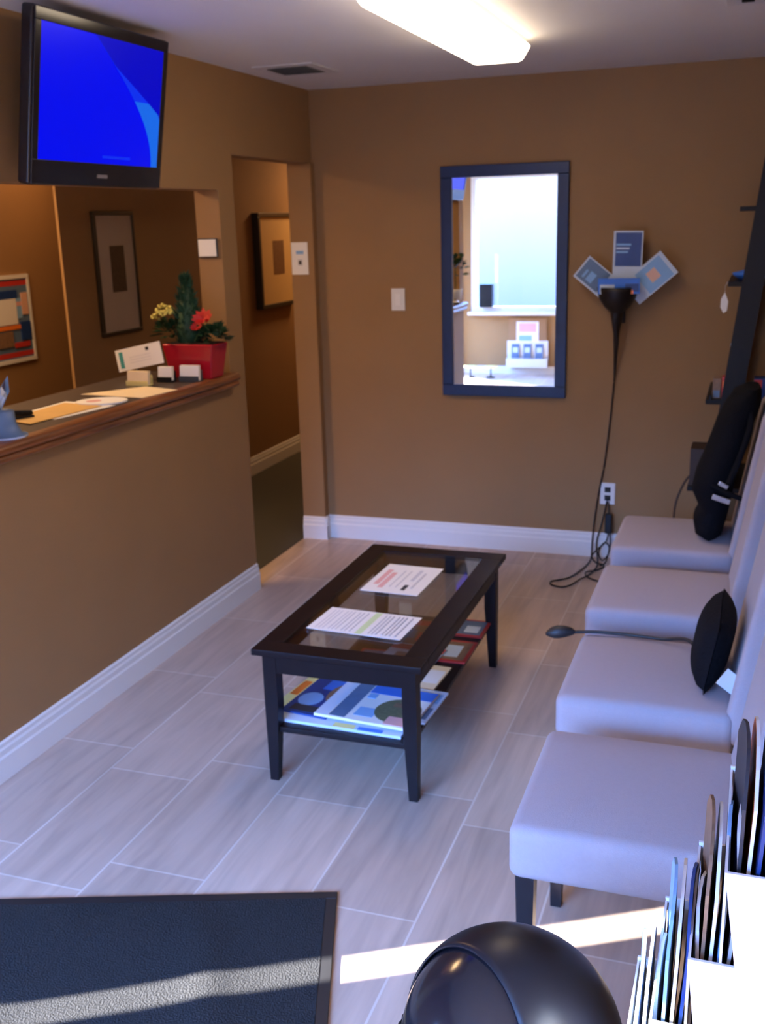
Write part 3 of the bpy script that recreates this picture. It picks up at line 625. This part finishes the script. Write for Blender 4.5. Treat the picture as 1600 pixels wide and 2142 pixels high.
bx('small_box', 'grey-brown little box leftmost on the middle bookcase shelf', 'box', -.152, -.118, 4.87, 4.93, .966, 1.055, 'brown', g, [(.1, .9, .05, .4, 'steel')])
bx('small_box', 'red little box second from left on the middle bookcase shelf', 'box', -.114, -.085, 4.87, 4.93, .966, 1.062, 'red', g, [(.1, .9, .5, .8, 'orange')])
bx('small_box', 'red and dark box right of the near rail on the middle bookcase shelf', 'box', .02, .068, 4.85, 4.93, .966, 1.06, 'navy', g, [(.0, .7, .55, .95, 'red'), (.1, .5, .1, .4, 'red')])
bx('small_box', 'dark box with white mark at the right end of the middle bookcase shelf', 'box', .074, .13, 4.85, 4.93, .966, 1.065, 'navy', g, [(.2, .8, .2, .6, 'pale')])
bx('small_box', 'slim pale box standing behind the boxes on the middle bookcase shelf', 'box', -.09, -.03, 5.0, 5.06, .966, 1.19, 'pale', g)
bx('storage_box', 'dark brown box on the lowest visible shelf of the bookcase', 'box', -.232, -.08, 4.86, 5.02, .566, .735, 'box', None, [(.78, .95, .45, .62, 'teal')])
tag(B().tube(smooth([(-.232, 4.90, .60), (-.258, 4.88, .56), (-.285, 4.86, .48), (-.292, 4.85, .38), (-.290, 4.85, .25), (-.26, 4.85, .10), (-.22, 4.88, .01)]), .005, 'box', 6).build('cable'), 'thin brown cable hanging from the box on the bookcase', 'cable')

# ================================================================== FLOOR MAT
ang = math.atan2(.298, .875)
t = thing('door_mat', 'large black floor mat with rubber edge in the near left corner', 'mat', (-.975, 2.297, 0), ang)
b = B(); nx, ny = 60, 36; LW, LH = 1.45, .95; vs = []; fs = []
for i in range(nx + 1):
    for j in range(ny + 1):
        x = -.03 - (LW - .06) * i / nx; y = -.03 - (LH - .06) * j / ny
        wv = .0 + .007 * math.exp(-((x + .30 + .2 * (y + .35)) / .05) ** 2) + .006 * math.exp(-((x + .72 - .35 * (y + .2)) / .09) ** 2) + .003 * math.sin(9 * x + 5 * y)
        edge = min(1, min(i, nx - i) / 5, min(j, ny - j) / 5)
        vs.append((x, y, .009 + max(0, wv) * edge))
for i in range(nx):
    for j in range(ny):
        a = i * (ny + 1) + j; fs.append((a, a + 1, a + ny + 2, a + ny + 1))
b.add(vs, fs, 'mat', True); b.box(-LW + .03, -.03, -LH + .03, -.03, .001, .007, 'mat'); b.build('pile', t)
e = B().box(-LW, 0, -.03, 0, 0, .008, 'rubber').box(-LW, 0, -LH, -LH + .03, 0, .008, 'rubber').box(-LW, -LW + .03, -LH + .03, -.03, 0, .008, 'rubber').box(-.03, 0, -LH + .03, -.03, 0, .008, 'rubber')
e.build('rubber_border', t, bevel=.002)

# ================================================================== WASTE BIN
cxb, cyb, czb, RB = -.292, 1.349, .515, .178
t = thing('waste_bin', 'black dome-topped waste bin in the near foreground', 'bin', (cxb, cyb, 0))
B().lathe([(.125, 0), (.13, .01), (.158, .46), (.166, .50), (.166, .525), (.15, .525), (.14, .45), (.12, .02)], 'lid').build('bin_body', t)
fd = Vector((-.62, -.72, .30)).normalized(); ct = math.cos(1.02)
bl = B(); bf = B(); n, m = 72, 34
def sph(R_, th, ph): return Vector((R_ * math.sin(th) * math.cos(ph), R_ * math.sin(th) * math.sin(ph), R_ * math.cos(th)))
e1 = fd.cross(Vector((0, 0, 1))).normalized(); e2 = e1.cross(fd)
# lid: cap around the axis opposite the flap, in polar coordinates about fd so that the seam is clean
def capgrid(b, R_, a0, a1, mt, zmin):
    vs = []; fs = []
    for i in range(m + 1):
        th = a0 + (a1 - a0) * i / m
        for k in range(n):
            ph = 2 * PI * k / n; p = (fd * math.cos(th) + (e1 * math.cos(ph) + e2 * math.sin(ph)) * math.sin(th)) * R_
            if p.z < zmin:
                h_ = Vector((p.x, p.y)); L0 = h_.length or 1; rr = math.sqrt(max(1e-6, R_ * R_ - zmin * zmin)); p = Vector((p.x / L0 * rr, p.y / L0 * rr, zmin + (0 if p.z > zmin - .02 else 0)))
            vs.append((p.x, p.y, p.z + czb))
    for i in range(m):
        for k in range(n): fs.append((i * n + k, i * n + (k + 1) % n, (i + 1) * n + (k + 1) % n, (i + 1) * n + k))
    return b.add(vs, fs, mt, True)
capgrid(bl, RB, 1.0, PI, 'lid', -.005); lidob = bl.build('dome_lid', t)
sm_ = lidob.modifiers.new('solid', 'SOLIDIFY'); sm_.thickness = .004
capgrid(bf, RB - .007, 0.0, 1.08, 'gloss', -.005); bf.build('swing_flap', t)

# ================================================================== MAGAZINE RACK (right foreground)
t = thing('magazine_rack', 'white tiered magazine rack in the near right foreground', 'magazine rack', (0, 1.20, 0))
tiers = [(-.094, .585), (-.060, .690), (-.020, .785), (.014, .905), (.062, 1.0)]
b = B(); YH = .125
for y in (-YH, YH - .004):
    poly = [(-.10, 0), (.20, 0), (.20, 1.19), (.11, 1.19)] + [p for x, z in tiers[::-1] for p in ((x + .045, z + .155), (x - .006, z + .155))] + [(-.102, .5)]
    vs = [(x, y, z) for x, z in poly] + [(x, y + .004, z) for x, z in poly]; k = len(poly)
    b.add(vs, [tuple(range(k))[::-1], tuple(range(k, 2 * k))] + [(i, (i + 1) % k, (i + 1) % k + k, i + k) for i in range(k)], 'acrylic')
b.build('side_panel', t)
for x, z in tiers:
    B().box(x - .006, x - .003, -YH + .004, YH - .004, z - .02, z + .15, 'acrylic').box(x - .006, x + .03, -YH + .004, YH - .004, z - .02, z - .017, 'acrylic').build('pocket', t)
B().box(-.11, .21, -YH - .01, YH + .01, 0, .02, 'acrylic').build('base', t)
cols = ['steel', 'navy', 'pale', 'orange', 'brown', 'sky', 'dink', 'pale', 'steel', 'paper', 'navy', 'pink']
rk = random.Random(3); names_ = {'steel': 'slate blue', 'navy': 'navy', 'pale': 'pale blue', 'orange': 'orange', 'brown': 'brown', 'sky': 'light blue', 'dink': 'black', 'paper': 'white', 'pink': 'pink'}
tn = ['front lowest', 'second', 'third', 'fourth', 'rear highest']
seq = [['pale', 'steel', 'paper'], ['sky', 'brown', 'navy', 'pale'], ['brown', 'steel', 'sky', 'navy'], ['dink', 'orange', 'navy', 'steel'], ['steel', 'dink', 'orange', 'brown']]
nmx = dict(names_, teal='teal')
for ti, (x, z) in enumerate(tiers):
    order = ['first', 'second', 'third', 'fourth']
    for k, c in enumerate(seq[ti]):
        hgt = .285 + rk.uniform(-.018, .006); wd = .20 + rk.uniform(-.01, .01); th = .0040
        xx = x + .001 + k * .0064; lean = .03 + k * .012 + rk.uniform(-.004, .004)
        bb = B(); segs = 10; vs = []; fs = []
        for s in (0, 1):
            for i in range(segs + 1):
                for j in range(7):
                    u = i / segs; v = -1 + 2 * j / 6
                    bulge = .004 * math.sin(PI * u) * (1 - .4 * v * v) + (.0 if s == 0 else th)
                    corner = .045 * (abs(v) ** 3) * (u ** 5)
                    vs.append((lean * u * hgt + bulge + v * .0025 * (k - 1.5) + .008 * v * v * (k - 1.2) * .5, v * wd / 2, u * hgt - corner))
        nn = (segs + 1) * 7
        for s in (0, 1):
            for i in range(segs):
                for j in range(6):
                    a = s * nn + i * 7 + j; q = (a, a + 1, a + 8, a + 7); fs.append(q if s else q[::-1])
        ring = [i * 7 for i in range(segs + 1)] + [segs * 7 + j for j in range(1, 7)] + [i * 7 + 6 for i in range(segs - 1, -1, -1)] + [j for j in range(5, 0, -1)]
        bb.add(vs, fs, c, True)
        bb.add(vs, [(ring[i], ring[(i + 1) % len(ring)], ring[(i + 1) % len(ring)] + nn, ring[i] + nn) for i in range(len(ring))], 'paper' if k % 2 else c)
        o = bb.build('magazine', loc=(xx, 1.20 + rk.uniform(-.006, .006), z - .015))
        tag(o, '%s magazine, %s from the left in the %s pocket of the white rack' % (nmx[c], order[k], tn[ti]), 'magazine', 'magazines in the near right rack')

# ================================================================== THINGS ON THE LEDGE
LT = LZ + .0015
# red planter
t = thing('planter', 'glossy red rectangular planter with small conifer, yellow flowers and poinsettia', 'planter', (-2.352, 4.195, LT), -.05)
b = B().hexa([(-.105, -.055, 0), (.105, -.055, 0), (.105, .055, 0), (-.105, .055, 0)], [(-.13, -.07, .155), (.13, -.07, .155), (.13, .07, .155), (-.13, .07, .155)], 'potred')
b.build('pot', t, bevel=.008, seg=3)
B().box(-.118, .118, -.058, .058, .153, .158, 'soil').build('soil', t)
b = B(); rp = random.Random(5)
for i in range(620):
    h_ = rp.random(); z = .16 + .29 * h_; R_ = .070 * (1 - h_) ** .75 + .006; a = rp.random() * 2 * PI; q = R_ * (.55 + .45 * rp.random())
    p = Vector((-.025 + q * math.cos(a), .0 + q * math.sin(a), z)); d_ = Vector((math.cos(a), math.sin(a), .9 + rp.random())).normalized(); L0 = .022 + .012 * rp.random()
    sd_ = d_.cross(Vector((rp.random() - .5, rp.random() - .5, rp.random() - .5))).normalized() * .006
    b.add([p - sd_, p + sd_, p + d_ * L0], [(0, 1, 2)], 'pine')
b.lathe([(.05, .155), (.055, .22), (.035, .32), (.015, .40), (.0, .44)], 'pine', (-.025, 0, 0), 12)
b.build('conifer', t)
def leafy(b, c, R_, num, L_, W_, mt, rr, up=.3):
    for i in range(num):
        a = rr.random() * 2 * PI; el = (rr.random() * 1.3 - .25); p = Vector(c) + Vector((math.cos(a) * math.cos(el) * R_[0], math.sin(a) * math.cos(el) * R_[1], math.sin(el) * R_[2])) * (.5 + .5 * rr.random())
        d_ = Vector((math.cos(a) * math.cos(el), math.sin(a) * math.cos(el), math.sin(el) + up)).normalized(); s = d_.cross(Vector((rr.random() - .5, rr.random() - .5, 1))).normalized()
        l = L_ * (.7 + .5 * rr.random()); w2 = W_ * (.7 + .5 * rr.random()); dz = Vector((0, 0, -.25 * l))
        b.add([p, p + d_ * l * .45 + s * w2, p + d_ * l + dz, p + d_ * l * .45 - s * w2], [(0, 1, 2, 3)], mt)
b = B(); leafy(b, (-.115, -.01, .20), (.065, .055, .06), 110, .04, .014, 'leaf', rp); leafy(b, (.09, -.0, .18), (.06, .05, .05), 90, .045, .016, 'leaf', rp)
leafy(b, (.135, -.02, .17), (.03, .04, .03), 14, .055, .018, 'leaf', rp); b.build('foliage', t)
b = B()
for i in range(70):
    a = rp.random() * 2 * PI; q = .06 * math.sqrt(rp.random()); x, y = -.135 + q * math.cos(a), -.02 + .8 * q * math.sin(a)
    z = .285 + .035 * (1 - (q / .06) ** 2) + .4 * (-.075 - x) * 0 + rp.uniform(-.008, .008) - .02 * (x < -.16); b.ell((x, y, z), (.009, .009, .006), 'petal', 6, 4, .3)
b.build('yellow_flowers', t)
b = B()
for (cx_, cy_, cz_, s_0) in ((.085, -.05, .262, 1.0), (.045, -.045, .225, .6)):
    for k in range(9):
        a = 2 * PI * k / 9 + .3; d_ = Vector((math.cos(a), math.sin(a) * .5 - .25, .35 + .5 * math.sin(a))).normalized(); s = d_.cross(Vector((0, -1, .3))).normalized(); l = .055 * s_0; w2 = .017 * s_0; c_ = Vector((cx_, cy_, cz_))
        b.add([c_, c_ + d_ * l * .5 + s * w2, c_ + d_ * l, c_ + d_ * l * .5 - s * w2], [(0, 1, 2, 3)], 'bract')
b.build('poinsettia_bracts', t)
# tilted white card
t = thing('sign_card', 'tilted white card with a green strip standing in front of the red planter', 'sign', (-2.585, 4.07, LT))
b = B().box(-.118, .118, -.002, .002, -.048, .048, 'paper').box(-.102, -.082, -.0026, -.002, -.036, .036, 'teal').box(.04, .056, -.0026, -.002, .022, .036, 'dink')
for z in (-.02, -.008, .004): b.box(-.05, .06, -.0024, -.002, z, z + .002, 'ink')
b.build('card', t, loc=(.02, 0, .105), rot=(-.08, -.20, 0))
B().box(-.006, .006, .004, .010, 0, .10, 'slate').box(-.03, .03, -.02, .035, 0, .004, 'slate').build('stand', t)
def holder(label, x, y, w_, tray, card, hz, rz=0, th=.02):
    t = thing('card_holder', label, 'card holder', (x, y, LT), rz, group='business card holders on the ledge')
    b = B().box(-w_ / 2, w_ / 2, -.018, .022, 0, .006, tray).box(-w_ / 2, w_ / 2, -.020, -.018, 0, hz * .35, tray).box(-w_ / 2, w_ / 2, .018, .022, 0, hz * .7, tray); b.build('tray', t, bevel=.001)
    b = B(); b.hexa([(-w_ / 2 + .003, -.014, .006), (w_ / 2 - .003, -.014, .006), (w_ / 2 - .003, -.014 + th, .006), (-w_ / 2 + .003, -.014 + th, .006)], [(-w_ / 2 + .003, -.008, hz), (w_ / 2 - .003, -.008, hz), (w_ / 2 - .003, -.008 + th, hz), (-w_ / 2 + .003, -.008 + th, hz)], card); b.build('business_cards', t)
holder('card holder with cream and yellow cards, leftmost of three before the planter', -2.488, 3.93, .108, 'yellow', 'cream', .062)
holder('dark card holder with one white card, middle of three before the planter', -2.425, 4.05, .074, 'black', 'paper', .066)
holder('slate card holder with white cards, rightmost of three before the planter', -2.318, 4.075, .096, 'slate', 'paper', .070, .05)
def quad(name, label, cat, pts, th, mt, extra=(), z=LT, group=None):
    cx_ = sum(p[0] for p in pts) / 4; cy_ = sum(p[1] for p in pts) / 4
    b = B().prism([(p[0] - cx_, p[1] - cy_) for p in pts], 0, th, mt)
    o = b.build(name, loc=(cx_, cy_, z)); return tag(o, label, cat, group)
quad('paper_sheet', 'white paper lying on the ledge below the card holders', 'paper', [(-2.60, 3.66), (-2.285, 3.62), (-2.25, 3.84), (-2.44, 3.90)], .0015, 'cream', z=LT)
b = B().prism([(.10 * math.cos(a * PI / 16), .085 * math.sin(a * PI / 16)) for a in range(32)], 0, .006, 'paper', True).prism([(-.03 + .03 * math.cos(a * PI / 8), .03 * math.sin(a * PI / 8)) for a in range(16)], .006, .0064, 'pink')
tag(b.build('round_leaflet', loc=(-2.40, 3.51, LT), rot=(0, 0, .5)), 'round white leaflet on the ledge between two papers', 'leaflet')
o = quad('envelope', 'yellow-brown envelope lying on the ledge left of the round leaflet', 'envelope', [(-2.53, 3.08), (-2.375, 3.03), (-2.34, 3.42), (-2.53, 3.45)], .003, 'manila')
quad('paper_sheet', 'pale paper under the edge of the yellow-brown envelope', 'paper', [(-2.56, 3.20), (-2.35, 3.14), (-2.30, 3.45), (-2.56, 3.50)], .001, 'paper', z=LT - .0009)
o.location.z = LT + .0004
t = thing('stapler', 'black stapler on the ledge at the left edge of the picture', 'stapler', (-2.50, 3.10, LT), 1.1)
B().box(-.075, .075, -.018, .018, 0, .010, 'black').build('base', t, bevel=.003)
B().hexa([(-.072, -.014, .016), (.075, -.014, .012), (.075, .014, .012), (-.072, .014, .016)], [(-.070, -.012, .045), (.072, -.012, .026), (.072, .012, .026), (-.070, .012, .045)], 'black').build('arm', t, bevel=.004)
t = thing('tissue_box', 'blue and white tissue holder on the ledge, cut by the left edge of the picture', 'tissue box', (-2.33, 2.825, LT), .1)
b = B(); vs = []; fs = []; n = 24
for z, r in ((0, .085), (.006, .085), (.012, .066), (.05, .050), (.085, .048), (.09, .03)):
    for k in range(n): a = 2 * PI * k / n; vs.append((r * math.cos(a), r * .9 * math.sin(a), z))
for j in range(5):
    for k in range(n): fs.append((j * n + k, j * n + (k + 1) % n, (j + 1) * n + (k + 1) % n, (j + 1) * n + k))
b.add(vs[:], fs[:n], 'pale', True).add(vs[:], fs[n:], 'steel', True).add(vs[:], [tuple(range(n))[::-1], tuple(range(5 * n, 6 * n))], 'steel'); b.build('box_body', t)
b = B()
for k in range(14):
    a = 2 * PI * k / 14; c0 = Vector((0, 0, .085)); d_ = Vector((math.cos(a) * .5, math.sin(a) * .5, 1 + .3 * (k % 3))).normalized(); s = Vector((-math.sin(a), math.cos(a), .2)) * .018; l = .075 + .016 * (k % 4)
    b.add([c0 - s * .3, c0 + d_ * l * .6 - s * 1.2, c0 + d_ * l, c0 + d_ * l * .6 + s * 1.2, c0 + s * .3], [(0, 1, 2, 3, 4)], ('pale', 'paper', 'navy', 'sky')[k % 4])
b.build('tissue', t)
# seen only in the mirror: near end of the ledge
t = thing('potted_plant', 'small leafy plant in a white pot on the ledge, seen only in the mirror', 'plant', (-2.30, 2.46, LT))
B().lathe([(.04, 0), (.055, .10), (.058, .11), (.05, .11), (.045, .09)], 'paper').build('pot', t)
b = B(); leafy(b, (0, 0, .25), (.07, .07, .14), 60, .07, .022, 'leaf', rp); b.tube([(0, 0, .09), (0, 0, .3)], .004, 'leaf', 6); b.build('foliage', t)
t = thing('desk_bell', 'small silver desk bell near the plant on the ledge, seen in the mirror', 'bell', (-2.265, 2.60, LT))
B().lathe([(.035, 0), (.036, .008), (.03, .010)], 'black').build('base', t)
B().lathe([(.030, .010), (.028, .022), (.018, .034), (.0, .040)], 'silver').build('dome', t)

# ================================================================== SEEN IN THE MIRROR, FRONT OF THE ROOM
t = thing('brochure_rack', 'white brochure rack below the front window, seen in the mirror', 'brochure rack', (-2.46, YF + .02, .09))
B().box(-.24, .24, 0, .008, 0, .30, 'acrylic').box(-.22, .22, 0, .006, .30, .56, 'foil').box(-.24, .24, .06, .066, 0, .10, 'acrylic').box(-.24, .24, 0, .066, -.005, 0, 'acrylic').build('back_panel', t)
b = B().box(-.13, .13, .008, .011, .28, .52, 'paper').box(-.10, .10, .011, .0115, .40, .50, 'pink').box(-.10, .05, .011, .0115, .30, .36, 'sky'); b.build('notice_sheet', t)
for i, x in enumerate((-.14, 0, .14)):
    b = B().box(-.045, .045, -.004, .004, 0, .26, 'steel').box(-.03, .03, .004, .0045, .16, .22, 'pale')
    o = b.build('leaflet', loc=(-2.46 + x, YF + .055, .093), rot=(.09, 0, 0)); tag(o, 'dark blue leaflet in the front rack seen in the mirror, %s' % ('left of three', 'middle of three', 'right of three')[i], 'leaflet', 'leaflets in the brochure rack')
bx('speaker_box', 'small black box standing on the front window sill, seen in the mirror', 'speaker', -3.02, -2.87, YF - .02, YF + .08, WZ0 + .056, WZ0 + .32, 'black')
for i, x in enumerate((-3.06, -2.82)):
    t = thing('dish_stand', 'pale yellow dish on a low black stand, %s of two in the mirror' % ('left', 'right')[i], 'dish', (x, -.95, 0), group='yellow dishes by the front wall')
    B().lathe([(.05, 0), (.05, .01), (.008, .012), (.008, .10), (.03, .105)], 'black', n=16).build('stand', t)
    B().lathe([(.0, .105), (.06, .108), (.085, .125), (.08, .13), (.0, .115)], 'yellow', n=20).build('dish', t)
